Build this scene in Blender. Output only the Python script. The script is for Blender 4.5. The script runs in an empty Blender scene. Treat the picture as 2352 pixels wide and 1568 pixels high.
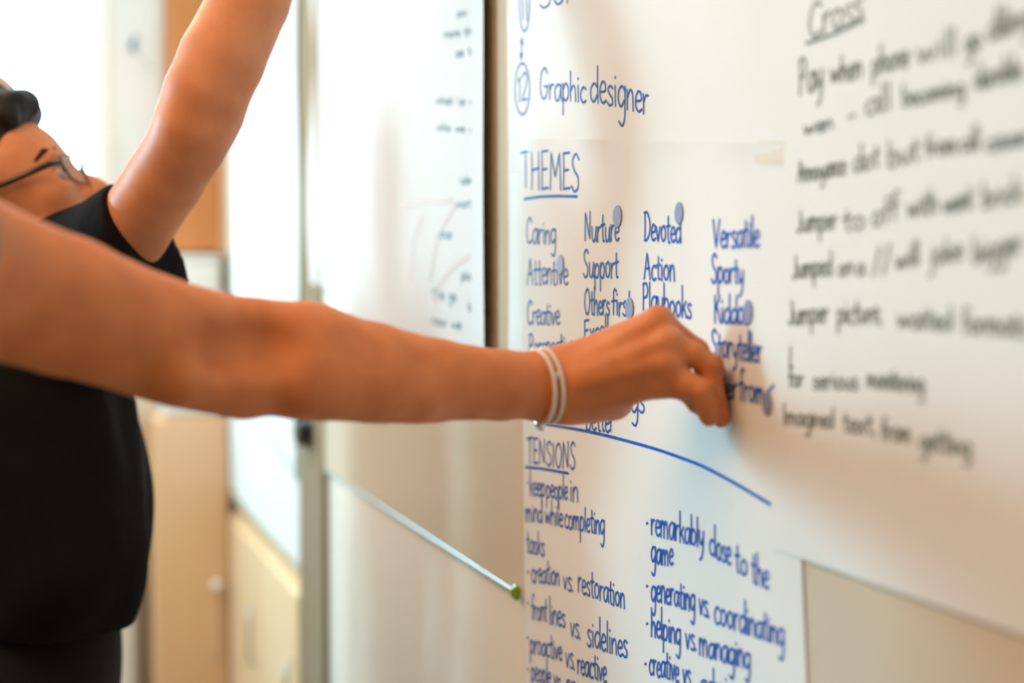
import bpy, math, random
import numpy as np
from mathutils import Vector

# ------------------------------------------------------------------ camera, world, light, exposure
scene = bpy.context.scene
COL = scene.collection
FPX = 50.0 / 36.0 * 2352.0                    # focal length in pixels (50 mm on full frame)
EYE = 1.45
PITCH = math.atan((784 - 640) / FPX)          # camera looks slightly down
YAW = math.atan((1176 - 60) / FPX)            # the wall vanishes near the left edge
cp, sp, ca, sa = math.cos(PITCH), math.sin(PITCH), math.cos(YAW), math.sin(YAW)
RIGHT = np.array([ca, -sa, 0.0])
FWD = np.array([sa * cp, ca * cp, -sp])
UP = np.array([sa * sp, ca * sp, cp])
CAM = np.array([0.0, 0.0, EYE])
WX = 0.56                                     # the board plane is x = WX
FARY = 4.3                                    # the end wall is y = FARY

cam = bpy.data.cameras.new('camera')
cam_o = bpy.data.objects.new('camera', cam)
COL.objects.link(cam_o)
cam.lens = 50.0
cam.sensor_width = 36.0
cam.clip_start = 0.05
cam_o.location = CAM
cam_o.rotation_euler = (math.pi / 2 - PITCH, 0, -YAW)
cam.dof.use_dof = True
cam.dof.focus_distance = 1.41
cam.dof.aperture_fstop = 2.2
scene.camera = cam_o

scene.view_settings.view_transform = 'Standard'
scene.view_settings.look = 'None'
scene.view_settings.exposure = 0.09
scene.view_settings.gamma = 1.0
scene.view_settings.use_curve_mapping = False

world = bpy.data.worlds.new('world')
scene.world = world
world.use_nodes = True
bg = world.node_tree.nodes['Background']
bg.inputs['Color'].default_value = (0.40, 0.80, 1.0, 1)
bg.inputs['Strength'].default_value = 25.0

def area(name, loc, target, sx, sy, power, color, portal=False):
    l = bpy.data.lights.new(name, 'AREA')
    l.shape = 'RECTANGLE'
    l.size, l.size_y = sx, sy
    l.energy = power
    l.color = color
    if portal:
        l.cycles.is_portal = True
    o = bpy.data.objects.new(name, l)
    COL.objects.link(o)
    o.location = loc
    d = Vector(target) - Vector(loc)
    o.rotation_euler = d.to_track_quat('-Z', 'Y').to_euler()
    return o

WARM = (1.0, 0.55, 0.27)
area('ceiling_lamp', (-0.75, 0.9, 2.72), (-0.75, 0.9, 0), 0.6, 1.8, 29, WARM)
area('ceiling_lamp', (-2.6, 1.6, 2.72), (-2.6, 1.6, 0), 0.6, 2.4, 22, WARM)
area('ceiling_lamp', (-1.2, -1.6, 2.72), (-1.2, -1.6, 0), 2.4, 0.6, 4, WARM)
area('ceiling_lamp', (-0.6, 3.2, 2.72), (-0.6, 3.2, 0), 0.6, 1.2, 26, WARM)
area('window_daylight', (-.09, FARY + 0.10, 1.93), (-.09, 0, 1.93), .66, 1.62, 1, (1, 1, 1), portal=True)
area('window_daylight', (-3.2, FARY + 0.10, 2.145), (-3.2, 0, 2.145), 1.8, 1.19, 1, (1, 1, 1), portal=True)
area('daylight_panel', (-3.1, 4.05, 2.2), (WX, 1.0, 1.4), .55, .55, 74, (0.44, 0.82, 1.0))

# ------------------------------------------------------------------ helpers
def px(x, y, z):
    """point seen at photo pixel (x, y) at camera depth z"""
    return CAM + z * (FWD + RIGHT * (x - 1176) / FPX - UP * (y - 784) / FPX)

def ray(x, y):
    return FWD + RIGHT * (x - 1176) / FPX - UP * (y - 784) / FPX

def onwall(x, y):
    """(along, height) on the board plane under photo pixel (x, y)"""
    r = ray(x, y)
    t = WX / r[0]
    p = CAM + t * r
    return p[1], p[2]

def tag(o, label=None, cat=None, group=None, kind=None):
    if label: o['label'] = label
    if cat: o['category'] = cat
    if group: o['group'] = group
    if kind: o['kind'] = kind
    return o

def mesh_obj(name, verts, faces, mat, parent=None, smooth=True):
    me = bpy.data.meshes.new(name)
    me.from_pydata([tuple(v) for v in verts], [], [tuple(f) for f in faces])
    me.update()
    if smooth:
        me.polygons.foreach_set('use_smooth', [True] * len(me.polygons))
    if mat:
        me.materials.append(mat)
    o = bpy.data.objects.new(name, me)
    COL.objects.link(o)
    if parent is not None:
        o.parent = parent
    return o

def empty(name, loc=(0, 0, 0)):
    o = bpy.data.objects.new(name, None)
    COL.objects.link(o)
    o.location = loc
    o.empty_display_size = 0.05
    bpy.context.view_layer.update()
    return o

class MB:
    def __init__(s):
        s.v, s.f = [], []
    def add(s, vs, fs):
        n = len(s.v)
        s.v += [tuple(v) for v in vs]
        s.f += [tuple(i + n for i in f) for f in fs]
    def box(s, lo, hi, bev=0.0):
        x0, y0, z0 = lo; x1, y1, z1 = hi
        b = min(bev, (x1-x0)/2.01, (y1-y0)/2.01, (z1-z0)/2.01)
        if b <= 0:
            v = [(x, y, z) for z in (z0, z1) for y in (y0, y1) for x in (x0, x1)]
            s.add(v, [(0,2,3,1), (4,5,7,6), (0,1,5,4), (2,6,7,3), (0,4,6,2), (1,3,7,5)])
            return
        vs, idx = [], {}
        for i, (X, sx) in enumerate(((x0, 1), (x1, -1))):
            for j, (Y, sy) in enumerate(((y0, 1), (y1, -1))):
                for k, (Z, sz) in enumerate(((z0, 1), (z1, -1))):
                    for a in range(3):
                        p = [X + sx*b, Y + sy*b, Z + sz*b]
                        p[a] = (X, Y, Z)[a]
                        idx[i, j, k, a] = len(vs); vs.append(p)
        fs = []
        for k in (0, 1):
            q = [idx[0,0,k,2], idx[1,0,k,2], idx[1,1,k,2], idx[0,1,k,2]]
            fs.append(q if k else q[::-1])
            q = [idx[0,k,0,1], idx[1,k,0,1], idx[1,k,1,1], idx[0,k,1,1]]
            fs.append(q[::-1] if k else q)
            q = [idx[k,0,0,0], idx[k,1,0,0], idx[k,1,1,0], idx[k,0,1,0]]
            fs.append(q if k else q[::-1])
        for i in (0, 1):
            for j in (0, 1):
                fs.append((idx[i,j,0,0], idx[i,j,0,1], idx[i,j,1,1], idx[i,j,1,0]))
                fs.append((idx[i,0,j,0], idx[i,0,j,2], idx[i,1,j,2], idx[i,1,j,0]))
                fs.append((idx[0,i,j,1], idx[0,i,j,2], idx[1,i,j,2], idx[1,i,j,1]))
                for k in (0, 1):
                    fs.append((idx[i,j,k,0], idx[i,j,k,1], idx[i,j,k,2]))
        s.add(vs, fs)
    def tube(s, pts, r, n=8, closed=False, cap=True):
        pts = [np.array(p, float) for p in pts]
        m = len(pts)
        rs = r if hasattr(r, '__len__') else [r] * m
        prev = None; vs = []
        for i, p in enumerate(pts):
            if closed: t = pts[(i+1) % m] - pts[i-1]
            else: t = pts[min(i+1, m-1)] - pts[max(i-1, 0)]
            t = t / (np.linalg.norm(t) + 1e-12)
            if prev is None:
                a = np.array([0, 0, 1.0]) if abs(t[2]) < .9 else np.array([1.0, 0, 0])
                u = np.cross(t, a)
            else:
                u = prev - t * prev.dot(t)
            u /= np.linalg.norm(u); prev = u
            w = np.cross(t, u)
            for k in range(n):
                an = 2*math.pi*k/n
                vs.append(p + rs[i]*(u*math.cos(an) + w*math.sin(an)))
        fs = []
        for i in range(m if closed else m-1):
            for k in range(n):
                a = i*n; b = ((i+1) % m)*n
                fs.append((a+k, a+(k+1) % n, b+(k+1) % n, b+k))
        if not closed and cap:
            fs.append(tuple(range(n))[::-1]); fs.append(tuple((m-1)*n+k for k in range(n)))
        s.add(vs, fs)
    def ball(s, c, r, nu=10, nv=6, scale=(1, 1, 1), basis=None):
        c = np.array(c, float); vs = []; fs = []
        B = np.eye(3) if basis is None else np.array(basis)
        for i in range(nv+1):
            th = math.pi*i/nv
            for j in range(nu):
                ph = 2*math.pi*j/nu
                d = np.array([math.sin(th)*math.cos(ph)*scale[0], math.sin(th)*math.sin(ph)*scale[1], math.cos(th)*scale[2]])
                vs.append(c + r*(d @ B))
        for i in range(nv):
            for j in range(nu):
                fs.append((i*nu+j, (i+1)*nu+j, (i+1)*nu+(j+1) % nu, i*nu+(j+1) % nu))
        s.add(vs, fs)
    def build(s, name, mat, parent=None, smooth=True):
        return mesh_obj(name, s.v, s.f, mat, parent, smooth)

def boxobj(name, lo, hi, mat, parent=None, bev=0.0, kind=None):
    m = MB(); m.box(lo, hi, bev)
    o = m.build(name, mat, parent, smooth=False)
    if kind: o['kind'] = kind
    return o

# ------------------------------------------------------------------ materials
def srgb(r, g, b):
    f = lambda c: (c/255/12.92) if c/255 <= .04045 else ((c/255+.055)/1.055)**2.4
    return (f(r), f(g), f(b), 1.0)

def material(name, color, rough=.5, spec=.5, noise=None, bump=None, coat=0.0, metal=0.0, sss=0.0, sheen=0.0, coat_rough=.03, ior=1.5):
    m = bpy.data.materials.new(name)
    m.use_nodes = True
    nt = m.node_tree
    b = nt.nodes['Principled BSDF']
    b.inputs['Base Color'].default_value = color
    b.inputs['Roughness'].default_value = rough
    b.inputs['Specular IOR Level'].default_value = spec
    b.inputs['IOR'].default_value = ior
    b.inputs['Metallic'].default_value = metal
    b.inputs['Coat Weight'].default_value = coat
    b.inputs['Coat Roughness'].default_value = coat_rough
    b.inputs['Sheen Weight'].default_value = sheen
    if sss:
        b.inputs['Subsurface Weight'].default_value = sss
        b.inputs['Subsurface Radius'].default_value = (1.0, .35, .2)
        b.inputs['Subsurface Scale'].default_value = .006
    tc = nt.nodes.new('ShaderNodeTexCoord')
    if noise:                                   # (scale, second colour, stretch)
        mp = nt.nodes.new('ShaderNodeMapping')
        mp.inputs['Scale'].default_value = noise[2] if len(noise) > 2 else (1, 1, 1)
        nz = nt.nodes.new('ShaderNodeTexNoise')
        nz.inputs['Scale'].default_value = noise[0]
        nz.inputs['Detail'].default_value = 4
        mx = nt.nodes.new('ShaderNodeMix'); mx.data_type = 'RGBA'
        mx.inputs['A'].default_value = color
        mx.inputs['B'].default_value = noise[1]
        rp = nt.nodes.new('ShaderNodeValToRGB')
        rp.color_ramp.elements[0].position = .35
        rp.color_ramp.elements[1].position = .65
        nt.links.new(tc.outputs['Object'], mp.inputs['Vector'])
        nt.links.new(mp.outputs['Vector'], nz.inputs['Vector'])
        nt.links.new(nz.outputs['Fac'], rp.inputs['Fac'])
        nt.links.new(rp.outputs['Color'], mx.inputs['Factor'])
        nt.links.new(mx.outputs['Result'], b.inputs['Base Color'])
    if bump:                                    # (scale, strength, distance, stretch)
        mp = nt.nodes.new('ShaderNodeMapping')
        mp.inputs['Scale'].default_value = bump[3] if len(bump) > 3 else (1, 1, 1)
        nz = nt.nodes.new('ShaderNodeTexNoise')
        nz.inputs['Scale'].default_value = bump[0]
        nz.inputs['Detail'].default_value = 3
        bp = nt.nodes.new('ShaderNodeBump')
        bp.inputs['Strength'].default_value = bump[1]
        bp.inputs['Distance'].default_value = bump[2]
        nt.links.new(tc.outputs['Object'], mp.inputs['Vector'])
        nt.links.new(mp.outputs['Vector'], nz.inputs['Vector'])
        nt.links.new(nz.outputs['Fac'], bp.inputs['Height'])
        nt.links.new(bp.outputs['Normal'], b.inputs['Normal'])
    return m

def glass_material(name, tint, gloss=.12, rough=.02):
    m = bpy.data.materials.new(name)
    m.use_nodes = True
    nt = m.node_tree
    nt.nodes.clear()
    out = nt.nodes.new('ShaderNodeOutputMaterial')
    tr = nt.nodes.new('ShaderNodeBsdfTransparent'); tr.inputs['Color'].default_value = tint
    gl = nt.nodes.new('ShaderNodeBsdfGlossy'); gl.inputs['Roughness'].default_value = rough
    mx = nt.nodes.new('ShaderNodeMixShader'); mx.inputs['Fac'].default_value = gloss
    nt.links.new(tr.outputs[0], mx.inputs[1]); nt.links.new(gl.outputs[0], mx.inputs[2])
    nt.links.new(mx.outputs[0], out.inputs['Surface'])
    return m

M = {}
M['skin_a'] = material('tanned_skin', (.74, .268, .105, 1), .5, .25, noise=(38, (.65, .215, .08, 1)), bump=(420, .12, .0006), sss=.12)
M['skin_b'] = material('olive_skin', (.70, .295, .145, 1), .5, .3, noise=(30, (.62, .245, .115, 1)), bump=(300, .1, .0006), sss=.1)
M['skin_c'] = material('pink_skin', (.75, .42, .33, 1), .5, .35, noise=(30, (.70, .36, .28, 1)), sss=.1)
M['nail'] = material('fingernail', (.74, .47, .38, 1), .25, .5)
M['paper'] = material('glossy_white_film', (.80, .79, .76, 1), .30, .5, noise=(3.0, (.77, .76, .73, 1)), bump=(9, .2, .004, (1, 1, .35)), ior=1.05)
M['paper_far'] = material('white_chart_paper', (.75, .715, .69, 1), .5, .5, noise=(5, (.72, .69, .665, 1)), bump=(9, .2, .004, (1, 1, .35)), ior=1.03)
M['ink_blue'] = material('blue_marker_ink', srgb(36, 90, 186), .30, .5, noise=(60, srgb(52, 110, 204)), ior=1.05)
M['ink_dark'] = material('dark_green_marker_ink', srgb(106, 116, 108), .4, .5, noise=(60, srgb(126, 134, 126)), ior=1.05)
M['ink_faint'] = material('grey_marker_ink', srgb(105, 100, 98), .5, .1)
M['pale_red'] = material('pale_red_marks', srgb(206, 168, 152), .5, .1)  # shared by the far sheet's writing and the pale curves
M['sticker'] = material('slate_blue_sticker', srgb(140, 144, 174), .3, .5, ior=1.12)
M['glass_board'] = material('back_painted_glass', (.66, .56, .43, 1), .16, .5, noise=(1.2, (.63, .53, .405, 1)), ior=1.10)
M['glass_edge'] = material('green_glass_edge', srgb(190, 200, 188), .2, .5)
M['post'] = material('taupe_wall_post', srgb(150, 132, 108), .7, .2, noise=(4, srgb(140, 122, 98), (1, 1, .2)), ior=1.02)
M['wall'] = material('cream_wall_paint', (.74, .66, .54, 1), .42, .4, noise=(2.5, (.71, .63, .51, 1)))
M['lower_gloss'] = material('pale_lacquer_panel', (.86, .79, .69, 1), .12, .5, noise=(1.5, (.84, .77, .66, 1)), ior=1.22)
M['lower_tan'] = material('tan_laminate_panel', (.85, .60, .36, 1), .35, .3, noise=(3, (.82, .56, .33, 1), (1, 1, .15)))
M['wall_wood'] = material('brown_wood_wall', (.30, .17, .085, 1), .5, .3, noise=(4, (.25, .135, .065, 1), (6, 6, .4)))
M['white'] = material('white_paint', (.82, .82, .80, 1), .4, .4)
M['wood'] = material('orange_brown_wood', (.62, .245, .08, 1), .42, .3, noise=(6, (.54, .19, .055, 1), (6, 6, .4)))
M['wood_pale'] = material('pale_wood_trim', (.82, .60, .40, 1), .4, .4, noise=(8, (.78, .55, .36, 1), (6, 6, .4)))
M['floor'] = material('tan_floor', (.27, .18, .105, 1), .4, .4, noise=(2, (.24, .16, .09, 1), (1, 8, 1)))
M['black_cloth'] = material('black_jersey', (.004, .004, .0043, 1), .9, .12, noise=(14, (.006, .0058, .0062, 1)), bump=(22, .35, .01, (1, 1, .3)))
M['dark_trousers'] = material('black_trousers', (.008, .008, .010, 1), .9, .2, bump=(18, .3, .008))
M['grey_cloth'] = material('grey_cloth', (.25, .26, .28, 1), .9, .2, bump=(18, .3, .008))
M['shoe'] = material('dark_shoe', (.02, .018, .016, 1), .5, .4)
M['hair_dark'] = material('black_hair', (.006, .0055, .006, 1), .5, .25, noise=(70, (.016, .014, .013, 1)), bump=(110, .9, .006, (1, 1, .4)))
M['hair_brown'] = material('brown_hair', (.07, .035, .018, 1), .5, .4, bump=(110, .9, .006))
M['black_frame'] = material('black_frame', (.02, .02, .022, 1), .25, .5)
M['lens'] = glass_material('spectacle_lens', (.98, .98, .98, 1), .10, .03)
M['pane'] = glass_material('window_pane', (1, 1, 1, 1), .05, .01)
M['bead'] = material('ivory_bead', (.80, .70, .62, 1), .4, .5)
M['thread'] = material('taupe_thread', (.48, .33, .24, 1), .8, .3)
M['pearl'] = material('silver_bead', (.85, .85, .84, 1), .18, .6, metal=.6)
M['eye'] = material('eye_white', (.42, .36, .33, 1), .2, .5)
M['iris'] = material('brown_iris', (.03, .015, .008, 1), .15, .5)
M['brow'] = material('dark_eyebrow', (.03, .02, .015, 1), .8, .2)
M['lip'] = material('lip', (.52, .19, .13, 1), .4, .4)
M['black_plastic'] = material('black_plastic', (.012, .013, .012, 1), .25, .5)
M['green_plastic'] = material('green_plastic', srgb(150, 185, 60), .25, .5)
M['metal'] = material('brushed_metal', (.62, .60, .56, 1), .3, .5, metal=.8)
M['tape'] = material('tan_tape', (.72, .66, .56, 1), .4, .5, ior=1.05)
M['ink_blue_far'] = material('steel_blue_ink', srgb(96, 120, 136), .5, .4)

# ------------------------------------------------------------------ room shell
T = .12
boxobj('floor', (-5.2, -3.2, -.1), (WX + .3, FARY + .3, 0), M['floor'], kind='structure')
boxobj('ceiling', (-5.2, -3.2, 2.8), (WX + .3, FARY + .3, 2.9), M['white'], kind='structure')
boxobj('wall_right', (WX + .03, -3.0, 0), (WX + .3, FARY, 2.8), M['wall'], kind='structure')
boxobj('wall_left', (-5.2, -3.0, 0), (-5.0, FARY, 2.8), M['wall_wood'], kind='structure')
boxobj('wall_back', (-5.2, -3.2, 0), (WX + .3, -3.0, 2.8), M['wall_wood'], kind='structure')
# end wall with two window openings
WZ1 = 2.74
WINS = [(-.42, .235, 1.12), (-4.1, -2.3, 1.55)]
fw = MB()
fw.box((-5.2, FARY, 0), (WX + .3, FARY + T, 1.12))
fw.box((-5.2, FARY, WZ1), (WX + .3, FARY + T, 2.8))
for q0, q1 in ((-5.2, -4.1), (-2.3, -.42), (.235, WX + .3)):
    fw.box((q0, FARY, 1.12), (q1, FARY + T, WZ1))
fw.box((-4.1, FARY, 1.12), (-2.3, FARY + T, 1.55))
o = fw.build('wall_far', M['wall'], smooth=False); o['kind'] = 'structure'
def child_at(o, parent):
    o.parent = parent
    o.matrix_parent_inverse = parent.matrix_world.inverted()
    return o
for wi, (q0, q1, WZ0) in enumerate(WINS):
    w1 = empty('window_%d' % (wi + 1), ((q0 + q1) / 2, FARY + .05, WZ0))
    w1['kind'] = 'structure'
    fr = MB(); f0 = .05; mid = (q0 + q1) / 2
    fr.box((q0, FARY + .03, WZ0), (q0 + f0, FARY + .09, WZ1))
    fr.box((q1 - f0, FARY + .03, WZ0), (q1, FARY + .09, WZ1))
    fr.box((q0 + f0, FARY + .03, WZ0), (q1 - f0, FARY + .09, WZ0 + f0))
    fr.box((q0 + f0, FARY + .03, WZ1 - f0), (q1 - f0, FARY + .09, WZ1))
    fr.box((mid - .025, FARY + .03, WZ0 + f0), (mid + .025, FARY + .09, WZ1 - f0))
    child_at(fr.build('window_frame', M['white'], smooth=False), w1)
    for p0, p1 in ((q0 + f0, mid - .025), (mid + .025, q1 - f0)):
        child_at(boxobj('pane', (p0, FARY + .058, WZ0 + f0), (p1, FARY + .062, WZ1 - f0), M['pane']), w1)
    child_at(boxobj('window_sill', (q0 - .02, FARY - .12, WZ0 - .03), (q1, FARY + .03, WZ0), M['white'], bev=.005), w1)

def far_x(pxx):
    r = ray(pxx, 640); return r[0] * FARY / r[1]
def far_z(pyy, pxx=450):
    r = ray(pxx, pyy); return EYE + r[2] * FARY / r[1]

# side wall: lower panels, boards, post
S_NEAR, S_POST0, S_POST1 = -1.2, onwall(743, 900)[0], onwall(690, 900)[0]
zA = onwall(1200, 1375)[1]                # bottom edge of the near glass board
zB = onwall(700, 1322)[1]                 # bottom edge of the far glass board
boxobj('trim_1', (WX - .004, S_POST0 - .002, 0), (WX + .04, S_POST1 + .002, 2.8), M['post'], kind='structure', bev=.003)
def glass_board(s0, s1, z0, z1, label):
    e = empty('glass_board', (WX, (s0 + s1) / 2, z0))
    tag(e, label, 'whiteboard', 'glass writing boards on the side wall')
    child_at(boxobj('glass_panel', (WX, s0, z0 + .0045), (WX + .012, s1, z1), M['glass_board'], bev=.002), e)
    child_at(boxobj('glass_edge', (WX - .0005, s0, z0), (WX + .012, s1, z0 + .0045), M['glass_edge'], bev=.001), e)
    for s in (s0 + .15, s1 - .15):
        for z in (z0 + .1, z1 - .1):
            child_at(boxobj('mounting_bracket', (WX + .012, s - .03, z - .03), (WX + .031, s + .03, z + .03), M['metal'], bev=.004), e)
    return e
glass_board(S_NEAR, S_POST0 - .003, zA, 2.5, 'near beige glass writing board carrying the THEMES chart')
glass_board(S_POST1 + .003, FARY - .065, zB, 2.5, 'far glass writing board beyond the taupe wall post')
e = boxobj('wall_panel', (WX + .008, S_NEAR, .02), (WX + .0295, S_POST0 - .003, zA - .002), M['lower_gloss'], bev=.003)
tag(e, 'pale glossy panel below the near glass board', 'wall panel')
ymid = onwall(603, 1400)[0]
cab = [(S_POST1 + .003, ymid - .004, 'tan cabinet front below the far glass board, beside the post'),
       (ymid + .004, FARY - .13, 'tan cabinet front below the far glass board, in the room corner')]
for a, b, lab in cab:
    e = empty('cabinet', (WX, (a + b) / 2, 0)); tag(e, lab, 'cabinet', 'tan cabinets under the boards')
    child_at(boxobj('cabinet_body', (WX + .006, a, .08), (WX + .0295, b, zB - .03), M['lower_tan']), e)
    child_at(boxobj('door', (WX - .008, a + .003, .1), (WX + .006, b - .003, zB - .05), M['lower_tan'], bev=.004), e)
    m = MB(); hy = a + .06
    m.tube([(WX - .008, hy, .45), (WX - .025, hy, .45), (WX - .025, hy, .60), (WX - .008, hy, .60)], .005)
    child_at(m.build('handle', M['metal']), e)
    child_at(boxobj('plinth', (WX + .012, a, 0), (WX + .0295, b, .08), M['post']), e)

# end wall furniture seen past the arm
xa, xb, xc, xd = .245, far_x(386), far_x(519), far_x(541)
z1 = far_z(578)
zc = far_z(945)
xr = WX - .004
e = empty('wall_cupboard', ((xb + xd) / 2, FARY, z1)); tag(e, 'orange-brown wooden wall cupboard with pale edge behind the raised arm', 'cupboard')
child_at(boxobj('door', (xb, FARY - .05, z1), (xc, FARY, 2.78), M['wood'], bev=.004), e)
o = child_at(boxobj('edge_strip', (xc + .001, FARY - .06, z1 - .01), (min(xd, WX - .014), FARY, 2.78), M['wood_pale'], bev=.004), e); o['label'] = 'pale wooden edge strip'
e = empty('tall_cabinet', ((.33 + WX) / 2, FARY - .2, 0)); tag(e, 'tan cupboard with slim handle in the far corner under the white box', 'cupboard')
child_at(boxobj('cabinet_body', (.335, FARY - .10, .06), (xr, FARY - .005, zc), M['lower_tan'], bev=.004), e)
child_at(boxobj('door', (.34, FARY - .12, .08), (xr - .004, FARY - .10, zc - .01), M['lower_tan'], bev=.004), e)
hx, hz = far_x(478), far_z(1325)
m = MB(); m.ball((hx, FARY - .142, hz), .017, 14, 10); m.tube([(hx, FARY - .12, hz), (hx, FARY - .14, hz)], .008)
child_at(m.build('knob', M['white']), e)
m = MB(); m.box((hx - .012, FARY - .127, hz - .22), (hx + .012, FARY - .12, hz - .04), .003)
child_at(m.build('latch_plate', M['wood_pale'], smooth=False), e)
child_at(boxobj('plinth', (.345, FARY - .09, 0), (xr - .01, FARY - .005, .06), M['post']), e)
e = empty('storage_box', ((.40 + WX) / 2, FARY - .12, zc)); tag(e, 'white box standing on the tan corner cupboard', 'box')
child_at(boxobj('box_body', (.37, FARY - .11, zc), (WX - .022, FARY - .01, z1 - .03), M['white'], bev=.006), e)
child_at(boxobj('lid', (.366, FARY - .114, z1 - .03), (WX - .019, FARY - .006, z1 - .012), M['white'], bev=.006), e)
e = empty('radiator', (0, FARY - .08, 0)); tag(e, 'white radiator under the window behind the person with glasses', 'radiator')
m = MB()
for i in range(14):
    m.box((-.75 + i * .075, FARY - .10, .12), (-.75 + i * .075 + .06, FARY - .03, .82), .01)
m.box((-.75, FARY - .05, .15), (.30, FARY - .005, .2)); m.box((-.75, FARY - .05, .74), (.30, FARY - .005, .79))
child_at(m.build('radiator_fins', M['white'], smooth=False), e)
for x in (-.7, .25): child_at(boxobj('foot', (x - .02, FARY - .09, 0), (x + .02, FARY - .04, .13), M['white']), e)

# sheet on the end wall beside the window, with a steel-blue scribble
m = MB(); e = empty('chart_sheet', ((xa + xb) / 2, FARY - .004, 1.3)); tag(e, 'narrow white chart sheet with steel-blue mark beside the bright window', 'paper sheet')
N = 14; vs = []; fs = []
for i in range(N + 1):
    for j in range(5):
        vs.append((xa + (xb - .004 - xa) * j / 4, FARY - .004 - .006 * math.sin(i * .9 + j) ** 2, 1.3 + 1.2 * i / N))
for i in range(N):
    for j in range(4):
        a = i * 5 + j; fs.append((a, a + 1, a + 6, a + 5))
o = mesh_obj('paper', vs, fs, M['paper_far']); child_at(o, e)
def fp(x, y, d=.013): return (far_x(x), FARY - d, far_z(y, x))
m = MB()
m.tube([fp(318, 84), fp(312, 98), fp(309, 112), fp(316, 122)], [.004, .007, .009, .003], 6)
m.tube([fp(330, 135), fp(345, 150), fp(352, 165)], .0015, 5)
child_at(m.build('drawing', M['ink_blue_far']), e)

# ------------------------------------------------------------------ handwriting: a single-line alphabet
G = {
'a': (72, "62,85 40,100 12,75 8,35 22,2 45,15 62,80;64,100 62,40 72,2"),
'b': (68, "10,190 10,100 10,5;10,60 30,100 55,80 58,35 40,2 10,12"),
'c': (58, "56,84 36,100 12,70 10,30 30,0 56,14"),
'd': (72, "60,80 36,98 10,65 12,18 34,2 58,40;62,190 62,90 66,0"),
'e': (60, "12,50 50,60 48,92 28,100 10,65 12,22 32,0 56,16"),
'f': (52, "56,172 40,188 26,165 25,80 24,0;4,96 50,104"),
'g': (70, "60,82 38,100 12,72 12,25 32,4 56,35;62,100 62,20 58,-50 40,-85 14,-68"),
'h': (66, "10,190 10,90 10,0;10,58 32,100 50,84 54,40 56,0"),
'i': (28, "13,98 14,50 15,0;13,134 14,142"),
'j': (34, "22,98 22,0 16,-60 -4,-72;22,134 23,142"),
'k': (62, "10,190 10,80 10,0;52,98 12,42 12,42 30,50 58,0"),
'l': (26, "12,190 12,80 14,0"),
'm': (100, "8,98 10,50 10,0;10,60 28,100 42,82 46,0;46,60 64,100 80,82 86,0"),
'n': (66, "8,98 10,50 10,0;10,58 32,100 50,84 54,40 56,0"),
'o': (68, "40,100 14,80 10,35 28,2 52,20 58,65 40,100"),
'p': (68, "10,98 10,0 9,-80;10,62 32,100 56,78 56,32 36,2 10,18"),
'q': (70, "60,82 38,100 12,72 12,25 32,4 56,35;62,100 62,0 64,-80"),
'r': (50, "8,98 10,50 10,0;10,55 26,92 46,96"),
's': (54, "48,88 30,100 12,80 24,56 44,38 44,10 22,0 6,14"),
't': (48, "24,160 22,60 28,6 44,4;2,98 46,106"),
'u': (68, "8,98 10,35 24,2 46,20 56,80;58,98 56,40 64,0"),
'v': (58, "6,98 26,2 26,2 52,100"),
'w': (92, "6,98 22,4 22,4 44,80 44,80 62,4 62,4 84,100"),
'x': (58, "6,98 52,0;52,98 6,0"),
'y': (66, "8,98 14,40 30,15 50,50;58,98 52,10 40,-55 14,-82"),
'z': (58, "8,94 52,98 52,98 8,2 8,2 54,6"),
'A': (84, "8,0 40,182 40,182 74,0;18,70 66,78"),
'C': (78, "72,150 50,182 18,140 12,50 36,0 72,22"),
'D': (82, "12,178 14,90 12,2;4,176 40,178 70,120 66,50 36,6 6,0"),
'E': (66, "10,178 12,90 10,0;10,176 58,182;12,92 48,98;10,2 60,10"),
'G': (86, "74,150 50,182 18,140 12,50 38,0 68,28 72,70;44,74 76,76"),
'H': (82, "12,180 14,90 12,0;66,180 66,90 68,0;12,86 68,100"),
'I': (34, "16,180 16,90 18,0"),
'J': (52, "40,180 40,40 26,0 4,24"),
'K': (74, "12,180 12,90 12,0;62,178 14,84 14,84 36,96 68,0"),
'M': (104, "10,0 16,180 16,180 48,60 48,60 82,180 82,180 92,0"),
'N': (88, "12,0 14,180 14,180 68,6 68,6 72,184"),
'O': (88, "50,182 18,150 10,70 32,2 64,20 78,100 64,165 46,182"),
'P': (72, "12,180 14,90 12,0;10,172 44,184 62,140 48,96 14,84"),
'S': (74, "66,158 44,184 16,152 28,104 58,70 58,20 30,0 8,26"),
'T': (76, "40,176 40,90 40,0;2,168 40,176 78,186"),
'V': (76, "6,180 34,2 34,2 70,182"),
'W': (104, "6,180 26,4 26,4 50,120 50,120 74,4 74,4 98,182"),
'1': (40, "6,150 22,180 22,180 22,0"),
'2': (66, "8,150 30,182 54,150 44,90 8,6 8,6 60,8"),
'.': (28, "8,2 12,8"),
',': (28, "14,8 10,-18"),
'-': (60, "8,52 50,56"),
'*': (34, "8,44 16,52"),
'/': (60, "8,-10 52,190"),
' ': (58, ""),
}
def glyph(ch):
    w, s = G[ch]
    st = []
    for part in s.split(';'):
        if part.strip():
            st.append([tuple(float(v) / 100 for v in q.split(',')) for q in part.split()])
    return w / 100, st

def smooth_line(p, n=6):
    p = [np.array(q, float) for q in p]
    if len(p) < 3: return p
    out = []
    for i in range(len(p) - 1):
        a, b = p[i], p[i + 1]
        if np.allclose(a, b): continue
        pa = p[i - 1] if i > 0 else a
        pb = p[i + 2] if i + 2 < len(p) else b
        for k in range(n):
            t = k / n
            out.append(.5 * ((2 * a) + (b - pa) * t + (2 * pa - 5 * a + 4 * b - pb) * t * t + (3 * a - pa - 3 * b + pb) * t ** 3))
    out.append(p[-1])
    return out

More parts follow.
